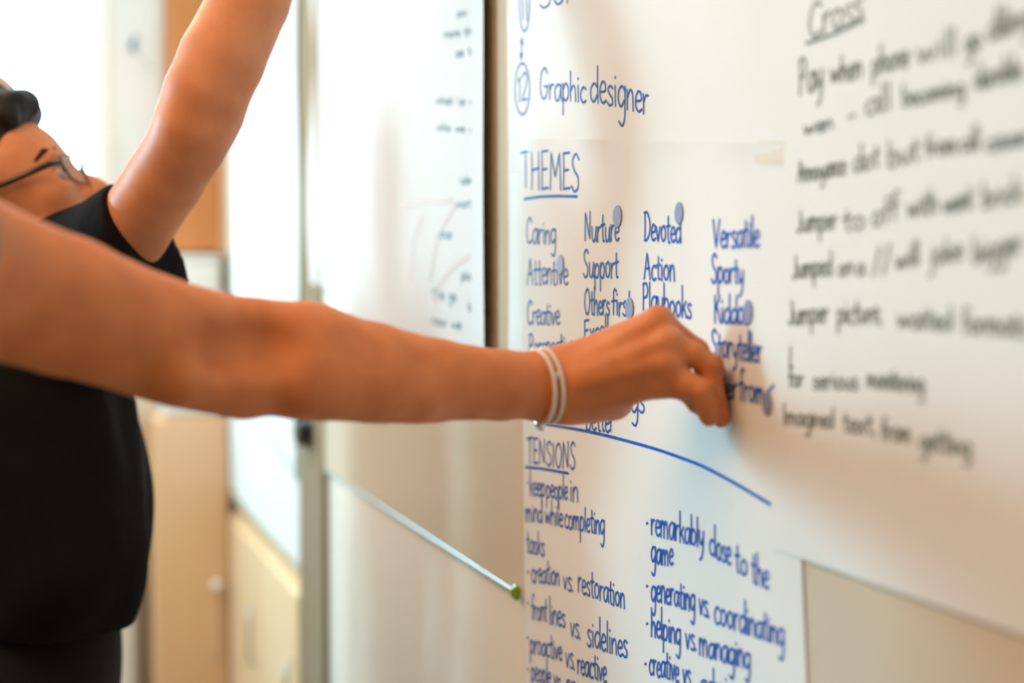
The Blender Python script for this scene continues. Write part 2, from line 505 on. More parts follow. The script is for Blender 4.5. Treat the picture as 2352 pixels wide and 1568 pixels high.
rng = random.Random(4)
def lay(text, x0, y0, x1, y1, xh, lean=.0):
    """pixel-space pen paths of text, from baseline start (x0, y0) to end (x1, y1), small-letter height xh"""
    tot = sum(glyph(c)[0] for c in text)
    paths = []; cur = 0
    for c in text:
        w, st = glyph(c)
        dy = rng.uniform(-.05, .05); sc = rng.uniform(.93, 1.07)
        for s in st:
            s2 = []
            for gx, gy in s:
                t = (cur + gx) / tot
                s2.append((x0 + (x1 - x0) * t + lean * gy * xh * sc, y0 + (y1 - y0) * t - (gy * sc + dy) * xh))
            paths.append(smooth_line(s2))
        cur += w
    return paths

# ------------------------------------------------------------------ chart sheets on the boards
class Sheet:
    """a sheet on the board plane, from its photo corners; the mesh waves a few millimetres off the glass"""
    def __init__(s, corners, off, seed, wav=.0015, curlL=0.0, curlR=0.0, waveR=0.0, waveL=0.0, curlT=0.0):
        s.curlT = curlT
        s.c = [np.array(onwall(*p)) for p in corners]     # top-left, top-right, bottom-right, bottom-left (along y, height)
        s.off, s.wav, s.curlL, s.curlR, s.seed = off, wav, curlL, curlR, seed
        s.waveR, s.waveL = waveR, waveL
    def pos(s, u, v):
        a = s.c[0] * (1 - u) + s.c[1] * u
        b = s.c[3] * (1 - u) + s.c[2] * u
        return a * (1 - v) + b * v
    def lift(s, y, z):
        q = s.seed * 1.7
        w = s.wav * (1 + .6 * math.sin(5.1 * y + 3.3 * z + q) + .4 * math.sin(13 * z - 4 * y + 2 * q))
        return s.off + w
    def build(s, name, mat, label, group):
        e = empty(name, (WX, *s.pos(.5, 1)))
        tag(e, label, 'paper sheet', group)
        nu, nv = 36, 44
        vs = []
        for j in range(nv + 1):
            for i in range(nu + 1):
                u, v = i / nu, j / nv
                y, z = s.pos(u, v)
                el = max(0, 1 - u / .12) ** 2; er = max(0, (u - .88) / .12) ** 2
                d = s.lift(y, z) + s.curlL * el + s.curlR * er + s.curlT * max(0, 1 - v / .04) ** 2 * (.6 + .4 * math.sin(u * 23))
                y += s.waveL * el * math.sin(v * 7.5 + s.seed) + s.waveR * er * math.sin(v * 8 + s.seed)
                vs.append((WX - d, y, z))
        n1 = nu + 1
        fs = [(j*n1+i, j*n1+i+1, (j+1)*n1+i+1, (j+1)*n1+i) for j in range(nv) for i in range(nu)]
        nvert = len(vs)
        vs += [(x + .0004, y, z) for x, y, z in vs]
        fs += [tuple(k + nvert for k in f[::-1]) for f in fs]
        ring = [i for i in range(n1)] + [j*n1+nu for j in range(1, nv+1)] + [nv*n1+i for i in range(nu-1, -1, -1)] + [j*n1 for j in range(nv-1, 0, -1)]
        rim0 = len(vs)                                   # the cut edge has its own vertices, so it shades apart from the face
        vs += [vs[k] for k in ring] + [vs[k + nvert] for k in ring]
        nr = len(ring)
        for k in range(nr):
            q = (k + 1) % nr
            fs.append((rim0 + k, rim0 + nr + k, rim0 + nr + q, rim0 + q))
        o = mesh_obj('paper', vs, fs, mat)
        child_at(o, e)
        s.e = e
        return e
    def ink(s, name, paths, width, mat, label=None, lift=.0006):
        """flat pen strokes lying on this sheet"""
        m = MB()
        for p in paths:
            P = [np.array(onwall(q[0], q[1])) for q in p]
            pts = [P[0]]
            for q in P[1:]:
                if np.linalg.norm(q - pts[-1]) > .0004: pts.append(q)
            if len(pts) == 1: pts.append(pts[0] + np.array([.0006, 0]))
            t0 = pts[1] - pts[0]; t0 /= np.linalg.norm(t0)
            t1 = pts[-1] - pts[-2]; t1 /= np.linalg.norm(t1)
            h = width / 2
            pts = [pts[0] - t0 * h * .9, pts[0] - t0 * h * .45] + pts + [pts[-1] + t1 * h * .45, pts[-1] + t1 * h * .9]
            wd = [h * .35, h * .85] + [h] * (len(pts) - 4) + [h * .85, h * .35]
            vs = []
            for i, q in enumerate(pts):
                t = pts[min(i + 1, len(pts) - 1)] - pts[max(i - 1, 0)]
                t = t / (np.linalg.norm(t) + 1e-12)
                nrm = np.array([-t[1], t[0]])
                for sgn in (1, -1):
                    r = q + nrm * wd[i] * sgn
                    vs.append((WX - s.lift(*r) - lift, r[0], r[1]))
            fs = [(2*i, 2*i+1, 2*i+3, 2*i+2) for i in range(len(pts) - 1)]
            m.add(vs, fs)
        o = m.build(name, mat, None, smooth=False)
        child_at(o, s.e)
        if label: o['label'] = label
        return o
    def dot(s, x, y, rx_px, ry_px, label, lift=.0012):
        c = np.array(onwall(x, y)); ry = abs(onwall(x, y - ry_px)[1] - c[1]); rx = abs(onwall(x - rx_px, y)[0] - onwall(x + rx_px, y)[0]) / 2
        vs, fs = [], []
        n = 28
        for L, sc in ((lift, .94), (lift - .0003, 1.0), (lift - .0007, 1.0)):
            for k in range(n):
                a = 2 * math.pi * k / n
                r = c + np.array([math.cos(a) * rx * sc, math.sin(a) * ry * sc])
                vs.append((WX - s.lift(*c) - L, r[0], r[1]))
        for q in range(2):
            for k in range(n):
                fs.append((q*n+k, q*n+(k+1) % n, (q+1)*n+(k+1) % n, (q+1)*n+k))
        fs.append(tuple(range(n)))
        o = mesh_obj('dot_sticker', vs, fs, M['sticker'], smooth=False)
        tag(o, label, 'sticker', 'round voting stickers on the THEMES chart')

def inkwords(sheet, text, x0, y0, x1, y1, xh, mat):
    n = len(text); pos = 0
    for w_ in text.split(' '):
        a, b = pos / n, (pos + len(w_)) / n
        sheet.ink('handwriting', lay(w_, x0 + (x1 - x0) * a, y0 + (y1 - y0) * a, x0 + (x1 - x0) * b, y0 + (y1 - y0) * b, xh), .003, mat)
        pos += len(w_) + 1

GRP = 'chart sheets stuck to the glass boards'
BLUE, BW = M['ink_blue'], .0023

# sheet with "Graphic designer"
top = Sheet([(1203, -420), (1985, -1140), (1900, 398), (1174, 397)], .0003, 1, .0002)
top.build('chart_sheet', M['paper'], 'white chart sheet reading Graphic designer above the THEMES sheet', GRP)
def ellipse(cx, cy, rx, ry, a0=0, a1=2 * math.pi + .25, n=26):
    return [(cx + rx * math.sin(a0 + (a1 - a0) * k / n), cy - ry * math.cos(a0 + (a1 - a0) * k / n)) for k in range(n + 1)]
top.ink('handwriting', [ellipse(1206, 10, 12, 62), [(1201, -20), (1203, 45)], [(1210, -22), (1212, 46)]], BW, BLUE)
top.ink('handwriting', lay('Sorter', 1238, 20, 1392, -14, 38), BW, BLUE)
top.ink('handwriting', [[(1200, 86), (1199, 137)], [(1197, 100), (1200, 87), (1203, 101)], [(1195, 122), (1198, 136), (1202, 123)]], BW, BLUE)
top.ink('handwriting', [ellipse(1201, 204, 17, 59)] + lay('12', 1190, 235, 1214, 228, 34), BW, BLUE)
top.ink('handwriting', lay('Graphic', 1240, 228, 1348, 236, 38), BW, BLUE)
top.ink('handwriting', lay('designer', 1356, 232, 1492, 262, 47), BW, BLUE)

# THEMES sheet
th = Sheet([(1197, 318), (1806, 330), (1862, 1700), (1212, 1700)], .0012, 2, .0004, curlT=.0025)
th.build('chart_sheet', M['paper'], 'white chart sheet headed THEMES that the hand is touching', GRP)
th.ink('tape', [[(1748, 350), (1800, 352)]], .018, M['tape'], 'tan strip of tape at the top right corner')
th.ink('handwriting', lay('THEMES', 1199, 430, 1336, 440, 49), BW * 1.15, BLUE, 'THEMES heading')
th.ink('underline', [smooth_line([(1208, 457), (1240, 452), (1280, 450), (1329, 451)])], BW * 1.25, BLUE)
words = [('Caring', 1211, 558, 1281, 560, 33), ('Attentive', 1213, 652, 1309, 654, 34), ('Creative', 1213, 743, 1290, 746, 31), ('Perspective', 1217, 816, 1322, 815, 29),
         ('Nurture', 1346, 553, 1427, 554, 36), ('Support', 1343, 638, 1425, 638, 34), ('Others', 1346, 722, 1405, 724, 32), ('first', 1409, 723, 1455, 726, 33), ('Excellence', 1345, 783, 1452, 778, 29),
         ('Devoted', 1484, 552, 1570, 558, 36), ('Action', 1483, 641, 1556, 645, 34), ('Playbooks', 1480, 712, 1594, 732, 36),
         ('Versatile', 1642, 569, 1750, 567, 36), ('Sporty', 1638, 649, 1714, 652, 35), ('Kiddos', 1645, 742, 1726, 744, 36), ('Storyteller', 1638, 817, 1756, 833, 35),
         ('order', 1625, 908, 1700, 916, 33), ('from', 1703, 920, 1760, 927, 37), ('better', 1349, 986, 1415, 992, 35), ('things', 1398, 946, 1486, 946, 36)]
for w_, a, b, c, d, h in words:
    th.ink('handwriting', lay(w_, a, b, c, d, h), BW, BLUE)
th.ink('handwriting', [[(1762, 905), (1772, 897), (1783, 884)]], BW, BLUE)
th.ink('divider_line', [smooth_line([(1256, 973), (1354, 990), (1430, 1008), (1509, 1030), (1570, 1051), (1625, 1073), (1700, 1113), (1774, 1157)])], BW * 1.3, BLUE, 'curved blue line above TENSIONS')
th.ink('handwriting', lay('TENSIONS', 1213, 1062, 1326, 1077, 32), BW, BLUE, 'TENSIONS heading')
th.ink('underline', [smooth_line([(1210, 1072), (1250, 1076), (1309, 1086)])], BW * 1.2, BLUE)
rows = [[('*', 1213, 1122, 1222, 1122, 28), ('keep', 1220, 1138, 1256, 1140, 29), ('people', 1258, 1142, 1308, 1147, 29), ('in', 1312, 1149, 1333, 1151, 32)],
        [('mind', 1210, 1195, 1250, 1199, 27), ('while', 1255, 1201, 1297, 1209, 28), ('completing', 1300, 1212, 1393, 1228, 31)],
        [('tasks', 1213, 1269, 1255, 1275, 28)],
        [('*', 1213, 1326, 1222, 1326, 28), ('creation', 1224, 1336, 1290, 1345, 31), ('vs.', 1297, 1353, 1323, 1358, 32), ('restoration', 1331, 1358, 1440, 1398, 33)],
        [('*', 1214, 1398, 1222, 1398, 28), ('front', 1224, 1420, 1261, 1425, 30), ('lines', 1265, 1430, 1303, 1440, 31), ('vs.', 1314, 1461, 1340, 1467, 33), ('sidelines', 1352, 1480, 1446, 1509, 36)],
        [('*', 1213, 1477, 1222, 1477, 28), ('proactive', 1221, 1499, 1296, 1516, 30), ('vs.', 1303, 1531, 1327, 1537, 33), ('reactive', 1330, 1545, 1398, 1567, 34)],
        [('*', 1214, 1551, 1222, 1551, 28), ('people', 1224, 1560, 1270, 1571, 30), ('vs.', 1276, 1580, 1297, 1588, 30), ('process', 1305, 1592, 1380, 1615, 32)],
        [('*', 1487, 1214, 1497, 1214, 30), ('remarkably', 1499, 1226, 1622, 1258, 37), ('close', 1633, 1272, 1684, 1300, 38), ('to', 1692, 1312, 1722, 1322, 38), ('the', 1730, 1335, 1771, 1352, 38)],
        [('game', 1499, 1291, 1551, 1298, 34)],
        [('*', 1487, 1358, 1497, 1358, 30), ('generating', 1499, 1378, 1601, 1403, 36), ('vs.', 1609, 1411, 1636, 1418, 37), ('coordinating', 1644, 1428, 1806, 1484, 38)],
        [('*', 1487, 1448, 1497, 1448, 34), ('helping', 1499, 1460, 1568, 1480, 36), ('vs.', 1578, 1488, 1606, 1495, 36), ('managing', 1609, 1502, 1728, 1536, 37)],
        [('*', 1484, 1538, 1493, 1538, 30), ('creative', 1495, 1546, 1564, 1566, 36), ('vs.', 1572, 1571, 1596, 1578, 34), ('admin', 1612, 1592, 1690, 1612, 36)]]
for r_ in rows:
    for w_ in r_: th.ink('bullet' if w_[0] == '*' else 'handwriting', lay(*w_), BW, BLUE)
for x, y, rx, ry, lab in [(1423, 497, 10, 26, 'blue-grey dot sticker at the end of the word Nurture'),
                          (1565, 490, 9.5, 26, 'blue-grey dot sticker above the end of the word Devoted'),
                          (1291, 608, 8, 23, 'blue-grey dot sticker on the word Attentive'),
                          (1451, 708, 9.5, 25, 'blue-grey dot sticker at the end of the words Others first'),
                          (1724, 717, 10.5, 29, 'blue-grey dot sticker at the end of the word Kiddos'),
                          (1768, 926, 11, 28, 'blue-grey dot sticker beside the word from, right of the fingers')]:
    th.dot(x, y, rx, ry, lab)

# near right sheet with dark writing
rs = Sheet([(1842, -700), (2900, -1500), (2900, 1645), (1781, 1259)], .0022, 3, .0005)
rs.build('chart_sheet', M['paper'], 'nearest white chart sheet with dark green handwriting at right', GRP)
DK, DW = M['ink_dark'], .0019
rs.ink('handwriting', lay('Cross', 1864, 92, 1992, 44, 44), DW, DK, 'dark underlined heading')
rs.ink('underline', [[(1861, 100), (1925, 78), (1993, 46)]], DW * 1.2, DK)
rrows = [[('Pay', 1843, 222, 1900, 202, 44), ('when', 1916, 194, 1990, 176, 32), ('phone', 2012, 172, 2098, 150, 32), ('will', 2114, 148, 2208, 126, 36), ('go', 2226, 122, 2264, 112, 32), ('diling', 2278, 98, 2380, 62, 36)],
         [('wen', 1854, 312, 1924, 296, 22), ('-', 1956, 282, 1976, 276, 24), ('all', 1996, 268, 2058, 250, 34), ('becoming', 2082, 246, 2226, 218, 26), ('durable', 2248, 206, 2358, 180, 32)],
         [('Annoyance', 1840, 420, 1952, 400, 27), ('dot', 1968, 398, 2030, 380, 30), ('but', 2048, 388, 2122, 366, 32), ('from', 2134, 360, 2210, 350, 26), ('all', 2216, 350, 2262, 345, 28), ('cause', 2276, 350, 2370, 330, 26)],
         [('Jumper', 1838, 534, 1932, 524, 28), ('to', 1944, 532, 1998, 522, 28), ('off', 2012, 524, 2074, 502, 32), ('with', 2094, 500, 2165, 488, 30), ('want', 2178, 490, 2244, 478, 30), ('brick', 2266, 480, 2360, 462, 30)],
         [('Jumped', 1828, 640, 1920, 630, 29), ('on', 1934, 634, 1970, 628, 24), ('a', 1976, 632, 1996, 630, 24), ('//', 2012, 632, 2058, 622, 34), ('will', 2066, 622, 2122, 608, 32), ('joke', 2146, 612, 2222, 594, 32), ('bigger', 2244, 606, 2360, 580, 33)],
         [('Jumper', 1818, 745, 1912, 738, 29), ('picture,', 1932, 742, 2036, 740, 30), ('waited', 2070, 754, 2198, 756, 29), ('formats', 2218, 764, 2370, 772, 32)],
         [('for', 1818, 888, 1854, 886, 24), ('serious', 1874, 892, 1980, 894, 24), ('monitoring', 2000, 888, 2132, 902, 26)],
         [('Imagined', 1806, 974, 1924, 982, 25), ('text,', 1944, 990, 2022, 996, 27), ('from', 2032, 1008, 2102, 1014, 27), ('getting', 2120, 1030, 2240, 1046, 28)]]
for r_ in rrows:
    for w_ in r_: rs.ink('handwriting', lay(*w_), DW, DK)
rs.ink('handwriting', [[(1824, 797), (1823, 820), (1822, 846)]], DW, DK)

# sheet between the narrow bright sheet and the THEMES sheet
s2 = Sheet([(818, -240), (1134, -520), (1139, 842), (800, 762)], .006, 4, .0012, curlL=.0, curlR=.008)
s2.build('chart_sheet', M['paper_far'], 'wide white chart sheet with faint grey writing left of the THEMES sheet', GRP)
for (a, b, c, d, h, t) in [(1060, 40, 1120, 32, 10, 'on so'), (1030, 88, 1115, 78, 11, 'more time'), (1058, 132, 1126, 122, 11, 'as team'), (1012, 238, 1122, 244, 10, 'what is new'),
                           (1015, 300, 1125, 306, 10, 'who we are'), (1070, 424, 1120, 418, 10, 'ideas'), (1064, 478, 1118, 474, 11, 'notes'),
                           (1018, 545, 1052, 548, 12, 'as'), (1072, 640, 1132, 650, 11, 'plan it'), (1004, 682, 1062, 692, 13, 'the go'), (1088, 712, 1136, 724, 12, 'be so'), (1003, 744, 1072, 756, 13, 'now we')]:
    inkwords(s2, t, a, b, c, d, h, M['ink_faint'])

for ln in ([(940, 468), (1000, 462), (1050, 460)], [(1060, 470), (1020, 540), (1000, 640)], [(1130, 575), (1070, 600), (1030, 640), (1012, 690)], [(980, 500), (960, 560), (955, 640)]):
    s2.ink('pale_red_line', [smooth_line(ln)], .008, M['pale_red'], 'pale red line')  # pale reddish curves laid flat on the sheet
# narrow bright sheet with a wavy edge
s4 = Sheet([(716, -200), (835, -260), (822, 672), (724, 652)], .003, 5, .0008, curlL=.006, waveL=-.03)
s4.build('chart_sheet', M['paper_far'], 'narrow bright blank sheet with wavy edge right of the wall post', GRP)
# far sheet left of the post
s3 = Sheet([(541, -150), (694, -300), (690, 1104), (541, 930)], .004, 6, .0012, curlR=.004, waveR=.02)
s3.build('chart_sheet', M['paper_far'], 'far white chart sheet with faint writing between wood panel and post', GRP)
for (a, b, c, d, h, t) in [(602, 262, 688, 252, 9, 'notes ok'), (560, 320, 680, 318, 9, 'what we do'), (580, 388, 690, 384, 9, 'next time'), (590, 430, 620, 440, 10, 'on'), (560, 560, 680, 564, 9, 'see team')]:
    inkwords(s3, t, a, b, c, d, h, M['pale_red'])
s3.ink('line', [[(600, 965), (689, 1100)]], .005, M['ink_faint'])
# lower part of the white sheet hanging below on the far board
s5 = Sheet([(524, 900), (692, 980), (690, 1296), (524, 1112)], .002, 7, .0008)
s5.build('chart_sheet', M['paper_far'], 'blank white sheet hanging lowest on the far board, left of the post', GRP)

# black round bumper on the post, green clip under the THEMES sheet
def wallpt(x, y, off):
    a, b = onwall(x, y); return np.array([WX - off, a, b])
c = wallpt(716, 985, .004)
m = MB()
for r0, d0, d1 in ((.040, 0, .012), (.034, .012, .03)):
    n = 28
    ring = [[(c[0] - d, c[1] + r * math.cos(2*math.pi*k/n), c[2] + r * math.sin(2*math.pi*k/n)) for k in range(n)] for d, r in ((d0, r0), (d1 - .003, r0), (d1, r0 - .004))]
    vs = [p for rg in ring for p in rg]
    fs = [(q*n+k, q*n+(k+1) % n, (q+1)*n+(k+1) % n, (q+1)*n+k) for q in range(2) for k in range(n)] + [tuple(range(2*n, 3*n))]
    m.add(vs, fs)
e = m.build('round_bumper', M['black_plastic'], smooth=False); tag(e, 'black round bumper on the taupe wall post below the arm', 'bumper')
c = wallpt(1192, 1362, .0)
m = MB(); m.box((WX - .007, c[1] - .004, c[2] - .008), (WX - .0005, c[1] + .006, c[2] + .010), .0015); m.box((WX - .010, c[1] - .002, c[2] - .004), (WX - .007, c[1] + .005, c[2] + .007), .001)
e = m.build('clip', M['green_plastic'], smooth=False); tag(e, 'small green plastic clip at the left edge of the THEMES sheet', 'clip')

# ------------------------------------------------------------------ organic surfaces: smooth distance fields, meshed by surface nets
class Field:
    def __init__(s, lo, hi, h):
        s.lo = np.array(lo, float); s.h = h
        s.n = np.ceil((np.array(hi) - s.lo) / h).astype(int) + 1
        s.f = np.full(s.n, 10.0, np.float32)
    def axes(s, lo, hi):
        i0 = np.clip(np.floor((lo - s.lo) / s.h).astype(int), 0, s.n); i1 = np.clip(np.ceil((hi - s.lo) / s.h).astype(int) + 1, 0, s.n)
        if np.any(i1 <= i0): return None
        sl = tuple(slice(a, b) for a, b in zip(i0, i1))
        ax = [(s.lo[k] + s.h * np.arange(i0[k], i1[k])).astype(np.float32) for k in range(3)]
        return sl, ax[0][:, None, None], ax[1][None, :, None], ax[2][None, None, :]
    def blend(s, prim, k):
        lo, hi = prim_box(prim, k + 4 * s.h + .01)
        r = s.axes(lo, hi)
        if r is None: return
        sl, X, Y, Z = r
        d = prim_dist(prim, X, Y, Z)
        a = s.f[sl]
        s.f[sl] = smin(a, d, k)
    def cut(s, prim, k):
        lo, hi = prim_box(prim, k + 2 * s.h)
        r = s.axes(lo, hi)
        if r is None: return
        sl, X, Y, Z = r
        d = -prim_dist(prim, X, Y, Z)
        s.f[sl] = -smin(-s.f[sl], -d, k)
    def merge(s, other, k):
        s.f = smin(s.f, other.f, k)
    def plane(s, p, n):
        """keep the side n points away from"""
        n = np.array(n, float); n /= np.linalg.norm(n)
        ax = [(s.lo[k] + s.h * np.arange(s.n[k])).astype(np.float32) for k in range(3)]
        d = (ax[0][:, None, None] - p[0]) * n[0] + (ax[1][None, :, None] - p[1]) * n[1] + (ax[2][None, None, :] - p[2]) * n[2]
        s.f = np.maximum(s.f, d.astype(np.float32))
    def mesh(s, relax=2):
        return surface_nets(s.f, s.lo, s.h, relax)

def smin(a, b, k):
    if k <= 0: return np.minimum(a, b)
    h = np.maximum(k - np.abs(a - b), 0) / k
    return np.minimum(a, b) - h * h * k * .25

# primitives: ('c', a, b, ra, rb, flatdir|None, flat)   ('e', centre, radii, 3x3 rows or None)
def cone(a, b, ra, rb, fd=None, fl=1.0): return ('c', np.array(a, float), np.array(b, float), ra, rb, None if fd is None else np.array(fd, float) / np.linalg.norm(fd), fl)
def ell(c, r, B=None): return ('e', np.array(c, float), np.array(r, float), None if B is None else np.array(B, float))
def prim_box(p, pad):
    if p[0] == 'c':
        a, b, ra, rb = p[1:5]; m = max(ra, rb) * max(1, p[6])
        return np.minimum(a, b) - m - pad, np.maximum(a, b) + m + pad
    R = max(p[2]); return p[1] - R - pad, p[1] + R + pad
def prim_dist(p, X, Y, Z):
    if p[0] == 'c':
        _, a, b, ra, rb, fd, fl = p
        ab = b - a; L2 = ab.dot(ab) + 1e-12
        x, y, z = X - a[0], Y - a[1], Z - a[2]
        t = np.clip((x*ab[0] + y*ab[1] + z*ab[2]) / L2, 0, 1)
        x, y, z = x - t*ab[0], y - t*ab[1], z - t*ab[2]
        if fd is None: d = np.sqrt(x*x + y*y + z*z)
        else:
            q = x*fd[0] + y*fd[1] + z*fd[2]
            d = np.sqrt(np.maximum(x*x + y*y + z*z - q*q, 0) + (q/fl)**2)
        return (d - (ra + (rb - ra)*t)).astype(np.float32)
    _, c, r, B = p
    x, y, z = X - c[0], Y - c[1], Z - c[2]
    if B is not None: x, y, z = [x*B[k][0] + y*B[k][1] + z*B[k][2] for k in range(3)]
    k0 = np.sqrt((x/r[0])**2 + (y/r[1])**2 + (z/r[2])**2); k1 = np.sqrt((x/r[0]**2)**2 + (y/r[1]**2)**2 + (z/r[2]**2)**2) + 1e-9
    return (k0*(k0 - 1)/k1).astype(np.float32)

def surface_nets(f, lo, h, relax):
    f = np.pad(f, 1, constant_values=10.0); lo = lo - h
    ins = f < 0
    nx, ny, nz = f.shape
    c = np.zeros((nx-1, ny-1, nz-1), np.int8)
    for dx in (0, 1):
        for dy in (0, 1):
            for dz in (0, 1):
                c += ins[dx:nx-1+dx, dy:ny-1+dy, dz:nz-1+dz]
    act = np.argwhere((c > 0) & (c < 8))
    idx = np.full(c.shape, -1, np.int32); idx[tuple(act.T)] = np.arange(len(act))
    acc = np.zeros((len(act), 3)); cnt = np.zeros(len(act))
    corners = [(a, b, d) for a in (0, 1) for b in (0, 1) for d in (0, 1)]
    for p in corners:
        for ax in range(3):
            if p[ax]: continue
            q = list(p); q[ax] = 1
            fa = f[tuple((act + p).T)]; fb = f[tuple((act + q).T)]
            m = (fa < 0) != (fb < 0)
            t = fa[m] / (fa[m] - fb[m])
            pos = np.tile(np.array(p, float), (m.sum(), 1)); pos[:, ax] = t
            acc[m] += pos; cnt[m] += 1
    V = lo + h * (act + acc / cnt[:, None])
    F = []
    for ax in range(3):
        o1, o2 = [(1, 2), (2, 0), (0, 1)][ax]
        sl = [slice(1, None)] * 3; sl[ax] = slice(0, -1)
        a = ins[tuple(slice(0, -1) if k == ax else slice(None) for k in range(3))]
        b = ins[tuple(slice(1, None) if k == ax else slice(None) for k in range(3))]
        e = np.argwhere(a != b)
        ok = (e[:, o1] > 0) & (e[:, o2] > 0) & (e[:, o1] < c.shape[o1]) & (e[:, o2] < c.shape[o2])
        e = e[ok]
        d1 = np.zeros(3, int); d1[o1] = 1; d2 = np.zeros(3, int); d2[o2] = 1
        q = np.stack([idx[tuple((e - d1 - d2).T)], idx[tuple((e - d2).T)], idx[tuple(e.T)], idx[tuple((e - d1).T)]], 1)
        flip = ~ins[tuple(e.T)]
        q[flip] = q[flip][:, ::-1]
        F.append(q)
    F = np.concatenate(F)
    for _ in range(relax):
        s = np.zeros_like(V); n = np.zeros(len(V))
        for k in range(4):
            i, j = F[:, k], F[:, (k+1) % 4]
            np.add.at(s, i, V[j]); np.add.at(n, i, 1); np.add.at(s, j, V[i]); np.add.at(n, j, 1)
        V = V + .5 * (s / n[:, None] - V)
    return V, F

def np_mesh(name, parts, mat):
    vs, fs, n = [], [], 0
    for V, F in parts:
        vs.append(V); fs.append(F + n); n += len(V)
    V = np.concatenate(vs); F = np.concatenate(fs)
    me = bpy.data.meshes.new(name)
    me.vertices.add(len(V)); me.vertices.foreach_set('co', V.astype(np.float32).ravel())
    me.loops.add(F.size); me.loops.foreach_set('vertex_index', F.astype(np.int32).ravel())
    me.polygons.add(len(F)); me.polygons.foreach_set('loop_start', np.arange(0, F.size, 4, dtype=np.int32))
    me.polygons.foreach_set('loop_total', np.full(len(F), 4, np.int32))
    me.polygons.foreach_set('use_smooth', np.ones(len(F), bool))
    me.update(calc_edges=True); me.validate()
    me.materials.append(mat)
    o = bpy.data.objects.new(name, me)
    COL.objects.link(o)
    return o

def head_prims(o, fwd, up):
    """head in its own frame: origin between the ears"""
    fwd = np.array(fwd, float); fwd /= np.linalg.norm(fwd)
    up = np.array(up, float); up = up - fwd * up.dot(fwd); up /= np.linalg.norm(up)
    lef = np.cross(up, fwd)
    B = np.array([fwd, lef, up]); o = np.array(o, float)
    P = lambda x, y, z: o + fwd*x + lef*y + up*z
    E = lambda x, y, z, a, b, c: ell(P(x, y, z), (a, b, c), B)
    add = [(E(-.012, 0, .052, .098, .075, .084), .0), (E(.04, 0, .045, .055, .062, .06), .03), (E(.045, 0, -.02, .048, .058, .07), .03), (E(.03, 0, -.065, .05, .05, .032), .03),
           (cone(P(.066, -.016, -.095), P(.066, .016, -.095), .017, .017), .022),
           (cone(P(.084, -.034, .032), P(.084, .034, .032), .010, .010), .015),
           (E(.066, .038, -.012, .022, .02, .018), .02), (E(.066, -.038, -.012, .022, .02, .018), .02),
           (cone(P(.088, 0, .022), P(.113, 0, -.022), .0075, .0115), .010),
           (cone(P(.103, .010, -.028), P(.092, .014, -.026), .0075, .008), .006), (cone(P(.103, -.010, -.028), P(.092, -.014, -.026), .0075, .008), .006),
           (cone(P(.085, -.02, -.052), P(.085, .02, -.052), .010, .010), .012), (cone(P(.090, -.016, -.056), P(.090, .016, -.056), .006, .006), .006), (cone(P(.087, -.014, -.067), P(.087, .014, -.067), .0065, .0065), .006)]
    cut = [(E(.098, .032, .010, .016, .017, .011), .012), (E(.098, -.032, .010, .016, .017, .011), .012)]
    for s in (1, -1):
        add += [(E(.080, .032*s, .010, .014, .016, .010), .004)]
        add += [(cone(P(-.004, .074*s, .026), P(-.014, .084*s, .022), .008, .008), .006), (cone(P(-.014, .084*s, .022), P(-.016, .084*s, -.002), .008, .007), .006), (cone(P(-.016, .084*s, -.002), P(-.002, .076*s, -.028), .007, .007), .006)]
    return add, cut, P, B

def limb(pts):
    return [(cone(pts[i][0], pts[i+1][0], pts[i][1], pts[i+1][1]), .004) for i in range(len(pts)-1)]

def simple_hand(wrist, d, n, side):
    """relaxed hand: palm and five fingers; d = pointing direction, n = back-of-hand normal"""
    d = np.array(d, float); d /= np.linalg.norm(d); n = np.array(n, float); n = n - d*n.dot(d); n /= np.linalg.norm(n)
    t = np.cross(n, d) * side; w = np.array(wrist, float)
    out = [(cone(w, w + d*.085, .026, .036, n, .42), .02)]
    for i, (o, L) in enumerate(((.028, .075), (.010, .085), (-.009, .078), (-.026, .06))):
        a = w + d*.085 + t*o; b = a + d*L*.5 - n*L*.10; c_ = b + d*L*.42 - n*L*.30
        out += [(cone(a, b, .0095, .0085), .006), (cone(b, c_, .0085, .007), .004)]
    a = w + d*.03 + t*.026; b = a + d*.035 + t*.028 - n*.012; c_ = b + d*.03 + t*.008 - n*.010
    out += [(cone(a, b, .014, .0105), .012), (cone(b, c_, .0105, .0085), .004)]
    return out

X, Zv = np.array([1.0, 0, 0]), np.array([0, 0, 1.0])

def standing_body(c, hip, chest, sh_r, sh_l, neck, k=.05):
    """torso, legs and feet; c = (x, y) under the hips"""
    x, y = c
    T_ = [(ell((x, y, hip + .04), (.115, .165, .13)), .0), (ell((x + .015, y, hip + .2), (.10, .145, .16)), .06), (ell((chest[0], chest[1], chest[2]), (.115, .16, .20)), .08),
          (cone(sh_r, (chest[0], chest[1], sh_r[2] - .03), .058, .07), .05), (cone(sh_l, (chest[0], chest[1], sh_l[2] - .03), .058, .07), .05)]
    L_ = []
    for s in (-1, 1):
        hx = (x, y + .09*s, hip); kx = (x + .03, y + .10*s, hip*.53); ax_ = (x - .01, y + .10*s, .085)
        L_ += [(cone(hx, kx, .085, .056), .04), (cone(kx, (x, y + .10*s, hip*.36), .054, .056), .03), (cone((x, y + .10*s, hip*.36), ax_, .056, .036), .03),
               (cone((x - .03, y + .10*s, .045), (x + .13, y + .115*s, .034), .04, .033), .03)]
    return T_, L_

